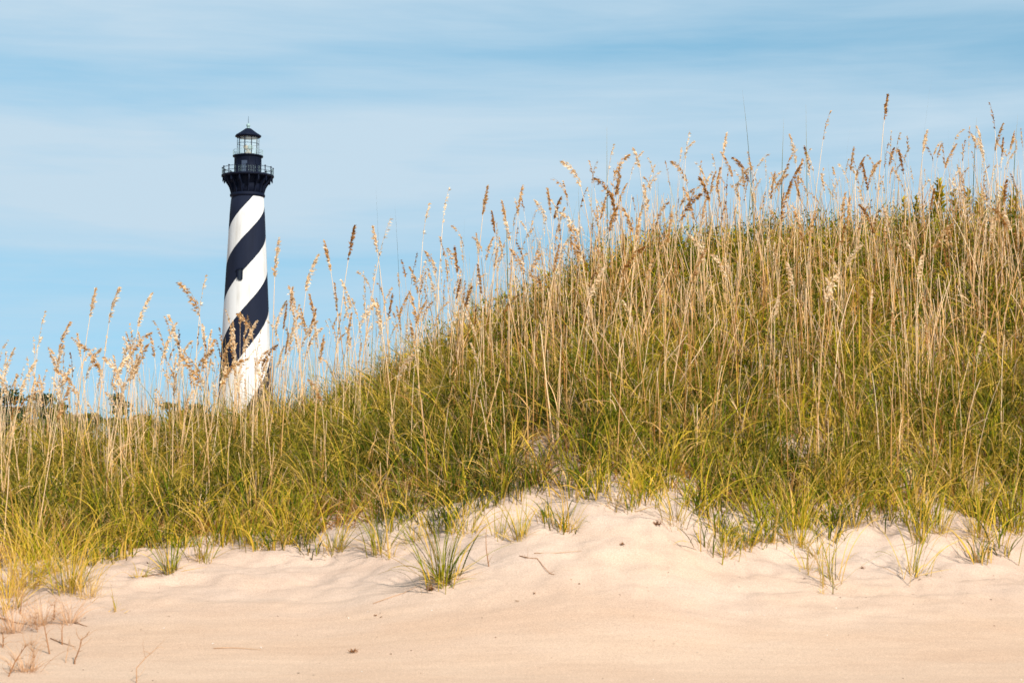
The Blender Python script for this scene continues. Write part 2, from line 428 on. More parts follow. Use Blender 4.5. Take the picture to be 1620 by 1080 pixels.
# watch room
zt = lz(249.0)
pyobj('watch_room', lathe([(21.6 * MPX, dz - 0.1), (21.6 * MPX, dz + 0.25), (21.2 * MPX, dz + 0.28), (21.0 * MPX, zt - 0.3), (21.6 * MPX, zt - 0.22), (21.6 * MPX, zt - .01)], 48), m_black, LH, True)
for k in range(12):
    pyobj('wall_rib', place(box(-0.03, 0.06, -0.07, 0.07, dz + .28, zt - .28), 2 * math.pi * (k + .5) / 12, 21.05 * MPX), m_black, LH)
dr = pyobj('door', place(box(-0.02, 0.05, -0.42, 0.42, dz + 0.02, dz + 2.0), -math.pi / 2 - 0.12, 21.3 * MPX), flat('door_paint', (0.03, 0.042, 0.075), 0.35, bscale=4), LH)
pyobj('door_handle', place(box(0.05, 0.09, 0.28, 0.34, dz + 0.9, dz + 1.1), -math.pi / 2 - 0.12, 21.3 * MPX), m_steel, dr)
pyobj('lantern_deck', lathe([(23.2 * MPX, zt), (24.2 * MPX, zt + .06), (24.2 * MPX, zt + .2)], 48), m_black, LH)
railing(23.6 * MPX, zt + .2, 0.80, 12, 0.022, (1.0,), False, m_steel, 0.02)
# lantern room: glass drum with astragals
zl0, zl1 = zt + .2, lz(216.6)
gl = pyobj('lantern_glass', lathe([(17.0 * MPX, zl0), (17.0 * MPX, zl1)], 12, cap=False), m_glass, LH)
bars = merge([place(box(-.03, .04, -.04, .04, zl0, zl1), 2 * math.pi * (k + .25) / 10, 17.1 * MPX) for k in range(10)])
pyobj('lantern_frame', merge([bars, torus(17.2 * MPX, 0.03, zl0 + (zl1 - zl0) * .62, 48), torus(17.2 * MPX, 0.09, zl1 - .06, 48), torus(17.2 * MPX, 0.09, zl0 + .06, 48)]), m_black, LH)
be = pyobj('beacon_stand', lathe([(0.62, zl0), (0.6, zl0 + .5), (0.3, zl0 + .62), (0.22, zl0 + 1.0)], 20), m_lens, LH)
def drum(cx):
    V, Fc = lathe([(0.2, -.36), (0.36, -.30), (0.38, 0.0), (0.38, .22), (0.30, .30), (0.12, .36)], 20)
    return [(x + cx, z - 0.0, y + zl0 + 1.30) for x, y, z in V], Fc
pyobj('beacon_lamp', drum(-.32), m_lens, LH, True)
pyobj('beacon_lamp', drum(.34), m_steel, LH, True)
# roof
zr = lz(203.6)
pyobj('lantern_roof', lathe([(17.5 * MPX, zl1), (20.8 * MPX, zl1 - .02), (21.2 * MPX, zl1 + .10), (20.6 * MPX, zl1 + .2), (13.5 * MPX, zl1 + (zr - zl1) * .50), (8 * MPX, zl1 + (zr - zl1) * .80), (4.4 * MPX, zr), (1.5 * MPX, zr + .02)], 12), m_black, LH)
rz_ = lz(198.5)
ball = [(3.3 * MPX * math.cos(a), rz_ + 3.3 * MPX * math.sin(a)) for a in np.linspace(-1.35, 1.5, 11)]
pyobj('roof_vent_ball', lathe([(2.4 * MPX, zr), (2.3 * MPX, zr + .2)] + ball, 20), m_steel, LH, True)
pyobj('lightning_rod', lathe([(.035, rz_ + .2), (.02, lz(184))], 6), m_black, LH)
# window on the shaft with its hood
def tower_r(z): return float(np.interp(z, [p[1] for p in prof], [p[0] for p in prof]))
for py0, py1, ang in ((430.0, 447.5, -0.165),):
    z0, z1 = lz(py1), lz(py0); rr = tower_r((z0 + z1) / 2)
    a = -math.pi / 2 + ang
    w_ = pyobj('window', place(box(-.25, .14, -.24, .24, z0, z1), a, rr), m_dark, LH)
    pyobj('window_hood', place(merge([box(-.25, .30, -.48, .48, z1, z1 + .20), box(-.25, .24, -.38, -.24, z0 + .2, z1), box(-.25, .24, .24, .38, z0 + .2, z1)]), a, rr), m_black, w_)

# ------------------------------------------------------------------ pines behind the left end of the dune
def quads(cen, nor, up, w, h):
    """small flat leaves: centre, normal, up vector"""
    side = np.cross(nor, up); side /= np.linalg.norm(side, axis=1, keepdims=True) + 1e-9
    up2 = np.cross(side, nor)
    a = cen - side * w[:, None] - up2 * h[:, None] * 0.3; b_ = cen + side * w[:, None] - up2 * h[:, None] * .3
    c = cen + up2 * h[:, None]; d = cen - up2 * h[:, None]
    V = np.stack([d, b_, c, a], 1).reshape(-1, 3)
    n = len(cen); Fq = np.arange(n * 4).reshape(n, 4)
    return V, Fq
def tube_path(P, rad, n=7):
    V = []; Fc = []
    P = [Vector(p) for p in P]
    for i, p in enumerate(P):
        T = (P[min(i + 1, len(P) - 1)] - P[max(i - 1, 0)]).normalized()
        A = T.orthogonal().normalized() if i == 0 else (A - T * A.dot(T)).normalized()
        B = T.cross(A)
        for k in range(n):
            q = p + (A * math.cos(2 * math.pi * k / n) + B * math.sin(2 * math.pi * k / n)) * rad[i]
            V.append(tuple(q))
    for i in range(len(P) - 1):
        for k in range(n):
            Fc.append((i * n + k, i * n + (k + 1) % n, (i + 1) * n + (k + 1) % n, (i + 1) * n + k))
    return V, Fc
m_bark = flat('pine_bark', (0.10, 0.075, 0.055), 0.9, bump=0.5, bscale=4)
m_needle = blade_mat('pine_needles', [(0, (0.020, 0.038, 0.014)), (0.5, (0.038, 0.060, 0.020)), (1, (0.075, 0.085, 0.03))], (0.04, 0.06, 0.02), (0.04, 0.06, 0.02), 0, 0, 0.2)
m_scrub = blade_mat('broadleaf_crown', [(0, (0.03, 0.042, 0.014)), (0.5, (0.058, 0.066, 0.022)), (1, (0.10, 0.092, 0.035))], (0.04, 0.06, 0.02), (0.04, 0.06, 0.02), 0, 0, 0.2)
def tree(px, pytop, d, width, label, nclump, seed, mat=m_needle, name='pine_tree'):
    r = np.random.default_rng(seed)
    a, e = ray(px, pytop); H = CZ + e * d - 0.5
    root = empty(name, (a * d, d, 0.48)); tag(root, label, 'tree', 'trees behind the dune')
    bend = r.normal(0, .35, 2)
    path = [(bend[0] * f * f, bend[1] * f * f, H * 0.93 * f) for f in np.linspace(0, 1, 7)]
    tr_ = [tube_path(path, [0.22 * (1 - .75 * f) for f in np.linspace(0, 1, 7)])]
    cl = []
    for k in range(nclump):
        f = r.uniform(0.45, 1.0) if k else 1.0
        ang = r.uniform(0, 2 * math.pi); rad = width * (1.12 - f) ** 0.4 * r.uniform(0.25, 0.8) if k else 0.1
        c = np.array([math.cos(ang) * rad + bend[0] * f * f, math.sin(ang) * rad + bend[1] * f * f, H * f - (0.45 if k == 0 else 0.5)])
        cl.append((c, width * r.uniform(.28, .5), r.uniform(.3, .55)))
        zb = max(0.3 * H, c[2] - rad * .7)
        s0 = np.array([bend[0] * (zb / H) ** 2, bend[1] * (zb / H) ** 2, zb])
        tr_.append(tube_path([tuple(s0), tuple((s0 + c) / 2 + (0, 0, -.15)), tuple(c)], [.07, .05, .02], 5))
    pyobj('trunk', merge(tr_), m_bark, root)
    Cn = []; 
    for c, rr, fl in cl:
        n = 210
        p = r.normal(0, 1, (n, 3)); p /= np.linalg.norm(p, axis=1, keepdims=True); p *= r.uniform(0.35, 1.0, (n, 1)) ** 0.5
        Cn.append(c + p * np.array([rr, rr, rr * fl]) * (1 + .3 * r.normal(0, 1, (n, 1))))
    Cn = np.concatenate(Cn); n = len(Cn)
    no = r.normal(0, 1, (n, 3)); no /= np.linalg.norm(no, axis=1, keepdims=True)
    up = r.normal(0, 1, (n, 3)); up[:, 2] += .6; up /= np.linalg.norm(up, axis=1, keepdims=True)
    V, Fq = quads(Cn, no, up, r.uniform(.05, .13, n), r.uniform(.10, .24, n))
    tn = np.repeat(r.random(n), 4)
    link_mesh('crown', mesh_np('crown', V, Fq, mat, {'tint': tn, 'along': np.full(n * 4, .45)}), root)
tree(4, 612, 150, 2.6, 'tallest dark pine at the far left edge beyond the dune', 16, 1)
tree(30, 640, 152, 2.2, 'low dark pine just right of the tallest pine at the left edge', 12, 2)
tree(58, 621, 165, 2.6, 'flat-topped pine with sky showing through below its crown, second tallest at left', 10, 3)
tree(98, 634, 160, 2.2, 'round bushy tree right of the flat-topped pine', 14, 4, m_scrub, 'bushy_tree')
tree(122, 652, 155, 2.0, 'lowest bushy tree sloping down beside the round bushy tree', 12, 5, m_scrub, 'bushy_tree')
tree(178, 620, 170, 1.7, 'lone round-headed tree between the left trees and the lighthouse', 12, 6, m_scrub, 'bushy_tree')
tree(268, 633, 165, 2.2, 'broad olive tree closer to the lighthouse, left of it', 14, 7, m_scrub, 'bushy_tree')
tree(325, 638, 160, 1.7, 'small olive treetop immediately left of the lighthouse shaft', 12, 8, m_scrub, 'bushy_tree')
tree(150, 650, 175, 2.4, 'pale olive treetop filling the gap left of the lone round-headed tree', 14, 10, m_scrub, 'bushy_tree')
tree(222, 652, 168, 2.4, 'wide low treetop between the lone round-headed tree and the broad olive tree', 14, 11, m_scrub, 'bushy_tree')
tree(82, 655, 150, 2.6, 'dense dark pine under the flat-topped pine at left', 16, 12)
tree(14, 660, 140, 2.8, 'dense dark pine in front of the tallest pine at the left edge', 18, 13)
tree(300, 652, 172, 2.2, 'low treetop just behind the grass left of the lighthouse', 12, 14, m_scrub, 'bushy_tree')
tree(44, 652, 145, 2.8, 'dark pine filling the gap between the left edge and the flat-topped pine', 18, 15)
tree(110, 662, 142, 2.8, 'low dark pine in front of the round bushy tree at left', 16, 16)
tree(-15, 655, 138, 3.0, 'dark pine in front at the very left edge, partly cut off', 18, 17)
tree(-40, 630, 165, 3.0, 'dark pine cut off by the left edge of the photo', 14, 9)

# ------------------------------------------------------------------ plant geometry (numpy)
def ribbons(base, az, lean, bend, L, w, tint, nseg=5, pw=1.3, twist=None, r=rng, blunt=0.0):
    """curved grass blades as narrow folded strips"""
    N = len(az)
    d = np.stack([np.cos(az), np.sin(az), np.zeros(N)], 1); up = np.array([0, 0, 1.0])
    perp = np.stack([-np.sin(az), np.cos(az), np.zeros(N)], 1)
    if twist is None: twist = r.uniform(-1.3, 1.3, N)
    P = base.copy(); V = np.empty((N, nseg + 1, 2, 3)); A = np.empty((N, nseg + 1, 2))
    for k in range(nseg + 1):
        tt = k / nseg
        ang = lean + bend * tt ** pw
        T = np.sin(ang)[:, None] * d + np.cos(ang)[:, None] * up
        Nn = np.cross(T, perp)
        tw = twist * (0.5 + tt)
        side = np.cos(tw)[:, None] * perp + np.sin(tw)[:, None] * Nn
        ww = (w * max(0.06, min(1.0, 0.55 + tt * 2.5) * (1 - tt ** 1.8) + blunt))[:, None] * 0.5
        V[:, k, 0] = P - side * ww; V[:, k, 1] = P + side * ww; A[:, k] = tt
        if k < nseg: P = P + T * (L / nseg)[:, None]
    idx = np.arange(N)[:, None] * (2 * (nseg + 1)) + np.arange(nseg)[None, :] * 2
    Fq = np.stack([idx, idx + 1, idx + 3, idx + 2], -1).reshape(-1, 4)
    return V.reshape(-1, 3), Fq, np.repeat(tint, 2 * (nseg + 1)), A.reshape(-1)
def stems(base, az, lean, bend, L, rad, tint, nseg=6, pw=1.5, sides=3, wob=0.0, r=rng):
    """thin round stalks; also returns the tip position and angle"""
    N = len(az)
    d = np.stack([np.cos(az), np.sin(az), np.zeros(N)], 1); up = np.array([0, 0, 1.0])
    perp = np.stack([-np.sin(az), np.cos(az), np.zeros(N)], 1)
    P = base.copy(); V = np.empty((N, nseg + 1, sides, 3)); A = np.empty((N, nseg + 1, sides))
    for k in range(nseg + 1):
        tt = k / nseg
        ang = lean + bend * tt ** pw + (wob * r.normal(0, 1, N) if wob else 0)
        T = np.sin(ang)[:, None] * d + np.cos(ang)[:, None] * up
        Nn = np.cross(T, perp)
        rr = (rad * (1 - 0.62 * tt))[:, None]
        for s in range(sides):
            th = 2 * math.pi * s / sides
            V[:, k, s] = P + (math.cos(th) * perp + math.sin(th) * Nn) * rr
        A[:, k] = tt
        if k < nseg: P = P + T * (L / nseg)[:, None]
    b0 = np.arange(N)[:, None, None] * ((nseg + 1) * sides) + np.arange(nseg)[None, :, None] * sides
    s0 = np.arange(sides)[None, None, :]; s1 = (s0 + 1) % sides
    Fq = np.stack([b0 + s0, b0 + s1, b0 + sides + s1, b0 + sides + s0], -1).reshape(-1, 4)
    return V.reshape(-1, 3), Fq, np.repeat(tint, (nseg + 1) * sides), A.reshape(-1), P, ang
def heads(P0, az, ang0, droop, L, K, size, spread, tint, r=rng):
    """sea oat panicles: a nodding axis hung with flat spikelets"""
    N = len(az)
    d = np.stack([np.cos(az), np.sin(az), np.zeros(N)], 1); up = np.array([0, 0, 1.0])
    sV, sF, sT, sA, tipP, _ = stems(P0, az, ang0, droop, L, np.full(N, .0022), tint, 5, 1.2, 3)
    # axis samples
    ns = 12; P = P0.copy(); pts = [P.copy()]; tans = []
    for k in range(ns):
        a_ = ang0 + droop * ((k + .5) / ns) ** 1.2
        T = np.sin(a_)[:, None] * d + np.cos(a_)[:, None] * up
        tans.append(T); P = P + T * (L / ns)[:, None]; pts.append(P.copy())
    pts = np.stack(pts, 1); tans.append(tans[-1]); tans = np.stack(tans, 1)
    tt = np.clip(r.beta(1.25, 1.1, (N, K)), 0, .999)
    f = tt * ns; i0 = f.astype(int); fr_ = (f - i0)[..., None]
    ar = np.arange(N)[:, None]
    c = pts[ar, i0] * (1 - fr_) + pts[ar, i0 + 1] * fr_
    T = tans[ar, i0]
    rnd = r.normal(0, 1, (N, K, 3))
    out = rnd + d[:, None, :] * 0.55
    env = (np.sin(np.pi * np.clip(tt * .9 + .1, 0, 1)) ** .6)[..., None]
    off = out * (spread[:, None, None] * env * 0.5)
    hang = T * .9 + out * .40 + np.array([0, 0, -0.55]) * r.uniform(.3, 1.5, (N, K, 1)) + d[:, None, :] * .25
    hang /= np.linalg.norm(hang, axis=2, keepdims=True)
    cen = (c + off).reshape(-1, 3); hang = hang.reshape(-1, 3)
    n = len(cen)
    nor = r.normal(0, 1, (n, 3)); nor -= hang * (nor * hang).sum(1, keepdims=True); nor /= np.linalg.norm(nor, axis=1, keepdims=True)
    sz = np.repeat(size, K) * r.uniform(.6, 1.25, n)
    V, Fq = quads(cen, nor, hang, sz * .24, sz * .55)
    tn = np.repeat(np.clip(np.repeat(tint, K) + r.normal(0, .16, n), 0, 1), 4)
    return (np.concatenate([sV, V]), np.concatenate([sF, Fq + len(sV)]), np.concatenate([sT, tn]), np.concatenate([sA, np.full(n * 4, .45)]))
def cat(parts):
    Vs, Fs, Ts, As = [], [], [], []; o = 0
    for V, Fq, T, A in parts:
        Vs.append(V); Fs.append(Fq + o); Ts.append(T); As.append(A); o += len(V)
    return np.concatenate(Vs), np.concatenate(Fs), np.concatenate(Ts), np.concatenate(As)
def plant_mesh(name, parts, mat):
    V, Fq, T, A = cat(parts)
    return mesh_np(name, V, Fq, mat, {'tint': T, 'along': A})

m_grass = blade_mat('dune_grass_blade',
    [(0.0, (0.022, 0.040, 0.001)), (0.25, (0.105, 0.145, 0.003)), (0.5, (0.31, 0.275, 0.006)), (0.72, (0.64, 0.40, 0.040)), (1.0, (0.64, 0.41, 0.15))],
    (0.33, 0.18, 0.04), (0.56, 0.36, 0.075), 0.55, 0.55, 0.25)
m_straw = blade_mat('dry_stalk',
    [(0.0, (0.17, 0.062, 0.012)), (0.3, (0.37, 0.165, 0.038)), (0.65, (0.66, 0.37, 0.145)), (1.0, (0.82, 0.59, 0.37))],
    (0.36, 0.18, 0.05), (0.86, 0.69, 0.51), 0.3, 0.6, 0.12)  # pale tips: sunlit brightness against the sky put into the colour
m_head = blade_mat('sea_oat_spikelets',
    [(0.0, (0.17, 0.065, 0.015)), (0.3, (0.40, 0.18, 0.045)), (0.6, (0.64, 0.38, 0.15)), (1.0, (0.84, 0.67, 0.47))],
    (0.4, 0.25, 0.1), (0.6, 0.45, 0.3), 0, 0, 0.42)
m_leaf = blade_mat('goldenrod_leaf',
    [(0.0, (0.030, 0.055, 0.003)), (0.4, (0.090, 0.115, 0.006)), (0.75, (0.28, 0.26, 0.012)), (1.0, (0.55, 0.37, 0.01))],
    (0.1, 0.12, 0.02), (0.2, 0.2, 0.03), 0.0, 0.2, 0.30)
m_dead = blade_mat('dead_stem',
    [(0.0, (0.10, 0.045, 0.02)), (0.5, (0.28, 0.125, 0.05)), (1.0, (0.58, 0.34, 0.19))], (0.12, .06, .03), (0.4, .25, .12), .4, .4, .05)

def slope_points(n, s0, s1, px0=-260, px1=1880):
    """random points on the dune: s = 0 at the foot, 1 at the crest"""
    px = rng.uniform(px0, px1, n); s = rng.uniform(s0, s1, n)
    a = (px - 810) / F
    df = 14.4 + 0.3 * np.sin(px / 230.0)
    dc = np.interp(px, [0, 500, 1000, 1620], [17.3, 18.0, 19.4, 19.8])
    d = df + (dc - df) * s
    x = a * d
    return px, s, np.stack([x, d, ground_z(x, d)], 1)
def tufted(cent, per, spread):
    """several blades round each tuft centre"""
    n = len(cent)
    idx = np.repeat(np.arange(n), per)
    off = rng.normal(0, 1, (len(idx), 2)) * spread
    x = cent[idx, 0] + off[:, 0]; y = cent[idx, 1] + off[:, 1]
    return idx, np.stack([x, y, ground_z(x, y) - 0.012], 1), np.arctan2(off[:, 1], off[:, 0])

# patchiness shared by all plants: where the cover is green, where it is straw-coloured
def greenness(px, s): return np.clip(0.5 + 0.9 * fbm(px / 170.0, s * 3.0, 3) + 0.30 * np.exp(-((px - 600) / 190) ** 2), 0, 1)
def cover(px, s): return fbm(px / 95.0 + 31, s * 5.0 + 8, 3)

# ---- green grass over the dune
parts = []
px, s, C = slope_points(6400, -0.11, 1.10)
keep = (s > -0.05 + 0.20 * fbm(px / 60.0, px * 0 + 2.0, 2)) & (cover(px, s) > -0.50 + np.where(px > 880, .10, .24) * np.clip((.42 - s) / .3, 0, 1))
dens = np.where(s > .45, np.where(px > 780, .48, 1.0), 1.0)
keep &= rng.random(len(px)) < dens
keep &= rng.random(len(px)) < np.clip((s + .02 + .06 * ((px > 680) & (px < 1130)) + .16 * cover(px * 1.7, s)) / np.interp(px, [0, 450, 600, 900, 1050, 1250, 1620], [.46, .46, .36, .28, .22, .13, .10]), np.where(s < .12, .22, .3), 1)
px, s, C = px[keep], s[keep], C[keep]
per = 19
idx, Bp, az0 = tufted(C, per, 0.05)
n = len(idx)
az = az0 + rng.normal(0, .7, n)
tuft_len = rng.choice([.7, .9, 1.1, 1.4], len(C), p=[.25, .35, .28, .12]) * rng.uniform(.85, 1.15, len(C)) * np.clip(.62 + s * 2.2, .55, 1); tuft_t = np.clip(0.62 - 0.16 * np.exp(-((s - .3) / .2) ** 2) - 0.5 * greenness(px, s) + rng.normal(0, .19, len(C)) + 0.08 * (s < .15) + .5 * fbm(px / 45.0 + 5, s * 9.0, 2) + .34 * (fbm(px / 60.0 + 90, s * 7.0 + 4, 2) > .24), 0, 1)
L = (rng.uniform(.26, .62, n) * tuft_len[idx]) * (1 - .15 * (s[idx] > .8))
lean = np.abs(rng.normal(0, .32, n)); bend = np.abs(rng.normal(1.25, .75, n))
tint = np.clip(tuft_t[idx] + rng.normal(0, .17, n), 0, 1)
tint = np.where(rng.random(n) < .33, tint * .25, tint)  # some blades darkened in colour to stand in for shadowed gaps
tint = np.where(rng.random(n) < .17, rng.uniform(.6, 1, n), tint)
parts.append(ribbons(Bp, az, lean, bend, L, rng.uniform(.006, .0125, n), tint, 7))
tag(link_mesh('dune_grass', plant_mesh('dune_grass', parts, m_grass)), 'dense yellow green grass covering the dune slope', 'grass', kind='stuff')
# ---- dead thatch under the grass, its colour darkened for the shade between blades
px, s, C = slope_points(38000, 0.0, 1.08)
keep = (s > 0.06) & (cover(px, s) > -.42)
C = C[keep]; n = len(C)
parts = [ribbons(C, rng.uniform(0, 6.28, n), rng.uniform(.2, 1.45, n), rng.uniform(-.3, .9, n), rng.uniform(.12, .42, n), rng.uniform(.004, .009, n), np.clip(rng.normal(.22, .28, n), 0, 1), 4)]
tag(link_mesh('dry_thatch', plant_mesh('dry_thatch', parts, m_straw)), 'tangled dry straw thatch between the grass on the dune', 'thatch', kind='stuff')
# ---- leafy undergrowth of the upper slope
px, s, C = slope_points(7400, 0.30, 1.10)
keep = rng.random(len(px)) < np.clip((px - 560) / 420, 0.02, 1) * np.clip((s - .28) / .35, .1, 1) * np.where(cover(px + 400, s) > -.12, 1, .25)
px, s, C = px[keep], s[keep], C[keep]
hgt = rng.uniform(.16, .36, len(C)) * np.interp(s, [0, .7, .95], [1, 1, 1.5])
per = 26
idx = np.repeat(np.arange(len(C)), per); n = len(idx)
f = rng.uniform(.15, 1, n)
cen = C[idx] + np.stack([rng.normal(0, .045, n), rng.normal(0, .045, n), f * hgt[idx]], 1)
azl = rng.uniform(0, 6.28, n)
tn = np.clip((rng.beta(1.8, 1.9, len(C)) + .12 * (s > .8))[idx] + rng.normal(0, .12, n), 0, 1)
tn = np.where(rng.random(n) < .04, 1.0, tn)
parts = [ribbons(cen, azl, rng.uniform(.5, 1.3, n), rng.uniform(.2, .9, n), rng.uniform(.03, .065, n), rng.uniform(.009, .018, n), tn, 3, blunt=.1)]
nC = len(C)
sv = stems(C, rng.uniform(0, 6.28, nC), rng.uniform(0, .2, nC), rng.normal(0, .2, nC), hgt, np.full(nC, .0025), rng.uniform(.1, .5, nC), 3)
parts.append(sv[:4])
tag(link_mesh('leafy_undergrowth', plant_mesh('leafy_undergrowth', parts, m_leaf)), 'small-leaved green undergrowth among stalks on the upper dune', 'undergrowth', kind='stuff')
# ---- headless dry stalks standing all over the slope
px, s, C = slope_points(7600, 0.08, 1.12)
pr = np.where(px > 700, np.clip(.2 + (s - .05) * 1.5, 0, 1), np.clip(.10 + .40 * s, 0, 1)) * np.where(cover(px + 900, s) > -.25, 1, .45)
keep = rng.random(len(px)) < pr * np.interp(px, [0, 400, 560, 800, 1000, 1620], [.34, .26, .20, .32, .56, .70])
px, s, C = px[keep], s[keep], C[keep]; n = len(C)
parts = []
L = rng.uniform(.40, 1.15, n) * np.where(px < 650, .75, 1) * np.interp(s, [0, .7, 1], [1, 1, .72])
thick = rng.uniform(.0034, .0080, n)
stt = np.clip(rng.normal(.50, .28, n), 0, 1)
sv = stems(C, rng.uniform(0, 6.28, n), np.where(rng.random(n) < .10, rng.uniform(.35, 1.0, n), np.abs(rng.normal(0, .13, n))), rng.normal(.10, .22, n), L, thick, stt, 6, wob=.03)
parts.append(sv[:4])
# a few dead leaves hanging on them
k = rng.integers(0, n, 2600); f = rng.uniform(.1, .6, 2600)
parts.append(ribbons(C[k] + np.stack([0 * f, 0 * f, f * L[k] * .95], 1), rng.uniform(0, 6.28, 2600), rng.uniform(.2, .8, 2600), rng.uniform(.5, 2.0, 2600), rng.uniform(.15, .4, 2600), rng.uniform(.004, .008, 2600), np.clip(rng.normal(.65, .2, 2600), 0, 1), 5))
tag(link_mesh('dry_stalks', plant_mesh('dry_stalks', parts, m_straw)), 'thicket of dry tan stalks standing on the dune slope', 'dry stalks', kind='stuff')

# ------------------------------------------------------------------ sea oats, each a plant of its own
NPROTO = 22; PH = 1.35
protos = []
for k in range(NPROTO):
    r = np.random.default_rng(100 + k)
    form = ('upright', 'nodding', 'drooping', 'sparse')[k % 4]
    one = lambda v: np.array([float(v)])
    lean = r.uniform(0.0, .07); bend = {'upright': .06, 'nodding': .11, 'drooping': .17, 'sparse': .08}[form] * r.uniform(.6, 1.3)
    hl = .88 * {'upright': .25, 'nodding': .27, 'drooping': .31, 'sparse': .30}[form] * r.uniform(1.0, 1.35)
    az = one(0.0)
    sv = stems(np.zeros((1, 3)), az, one(lean), one(bend), one(PH - hl * .75), one(.0052), one(r.uniform(.65, 1.0)), 8, 1.8, 5, .012, r)
    st = mesh_np('stalk', sv[0], sv[1], m_straw, {'tint': sv[2], 'along': sv[3]})
    drp = {'upright': .12, 'nodding': .38, 'drooping': .85, 'sparse': .2}[form] * r.uniform(.8, 1.2)
    K = {'upright': 84, 'nodding': 96, 'drooping': 110, 'sparse': 26}[form]
    spd = {'upright': .010, 'nodding': .016, 'drooping': .022, 'sparse': .010}[form]
    hd = []
    for tone in (0.95, 0.62, 0.30):
        h = heads(sv[4], az, one(lean + bend), one(drp), one(hl), K, one({'sparse': .028}.get(form, .031)), one(spd * 1.25), one(tone), np.random.default_rng(300 + k))
        hd.append(mesh_np('seed_head', h[0], h[1], m_head, {'tint': h[2], 'along': h[3]}))
    top = h[0][:, 2].max(); tipx = h[0][h[0][:, 2].argmax(), 0]
    nb = int(r.integers(2, 4))
    fz = r.uniform(.08, .5, nb); pb = np.stack([lean * fz, 0 * fz, fz * PH * .7], 1)
    lv = ribbons(pb, r.uniform(0, 6.28, nb), r.uniform(.15, .5, nb), r.uniform(.6, 1.8, nb), r.uniform(.25, .5, nb), r.uniform(.005, .009, nb), np.clip(r.normal(.75, .2, nb), 0, 1), 6, r=r)
    lf = mesh_np('leaf', *lv[:2], m_straw, {'tint': lv[2], 'along': lv[3]})
    protos.append((form, st, hd, lf, top, tipx))
TONES = {'pale': 0, 'golden': 1, 'brown': 2}
oats = []
def sea_oat(x, y, z, scale, k, tone, rz, tilt=(0, 0)):
    form, st, hd, lf, top, tipx = protos[k]
    o = empty('sea_oat', (x, y, z - 0.02), rz); o.rotation_euler = (tilt[0], tilt[1], rz); o.scale = (scale,) * 3
    link_mesh('stalk', st, o); link_mesh('seed_head', hd[TONES[tone]], o); link_mesh('leaf', lf, o)
    o['group'] = 'sea oats on the dune'; o['category'] = 'sea oat'
    tx = x + math.cos(rz) * tipx * scale + math.sin(tilt[1]) * top * scale; ty = y + math.sin(rz) * tipx * scale
    qx, qy = proj(tx, ty, z + top * scale)
    oats.append([o, form, tone, 'left' if math.cos(rz) < 0 else 'right', top * scale, qx, qy])
    return o
def oat_at(px, py, form, tone, side, want=1.35, tilt=0.0):
    """a sea oat whose head tops out at that place of the photograph, rooted on the dune below it"""
    ks = [k for k in range(NPROTO) if protos[k][0] == form]; k = ks[int(rng.integers(len(ks)))]
    top, tipx = protos[k][4:6]
    a, e = ray(px, py)
    rz = (0 if side == 'r' else math.pi) + rng.uniform(-.55, .55)
    dc = float(np.interp(px, [0, 500, 1000, 1620], [17.3, 18.0, 19.4, 19.8]))
    d = np.linspace(14.9, dc + 1.3, 160)
    bx = a * d - math.cos(rz) * tipx - math.sin(tilt) * top
    h = CZ + e * d - ground_z(bx, d)
    w = want * rng.uniform(.9, 1.1)
    i = int(np.argmin(np.abs(h - w) + (h < .7) * 9))
    sea_oat(float(bx[i]), float(d[i]), float(ground_z(bx[i:i+1], d[i:i+1])[0]), float(np.clip(h[i], .7, 2.2)) / top, k, tone, rz, (0, tilt))
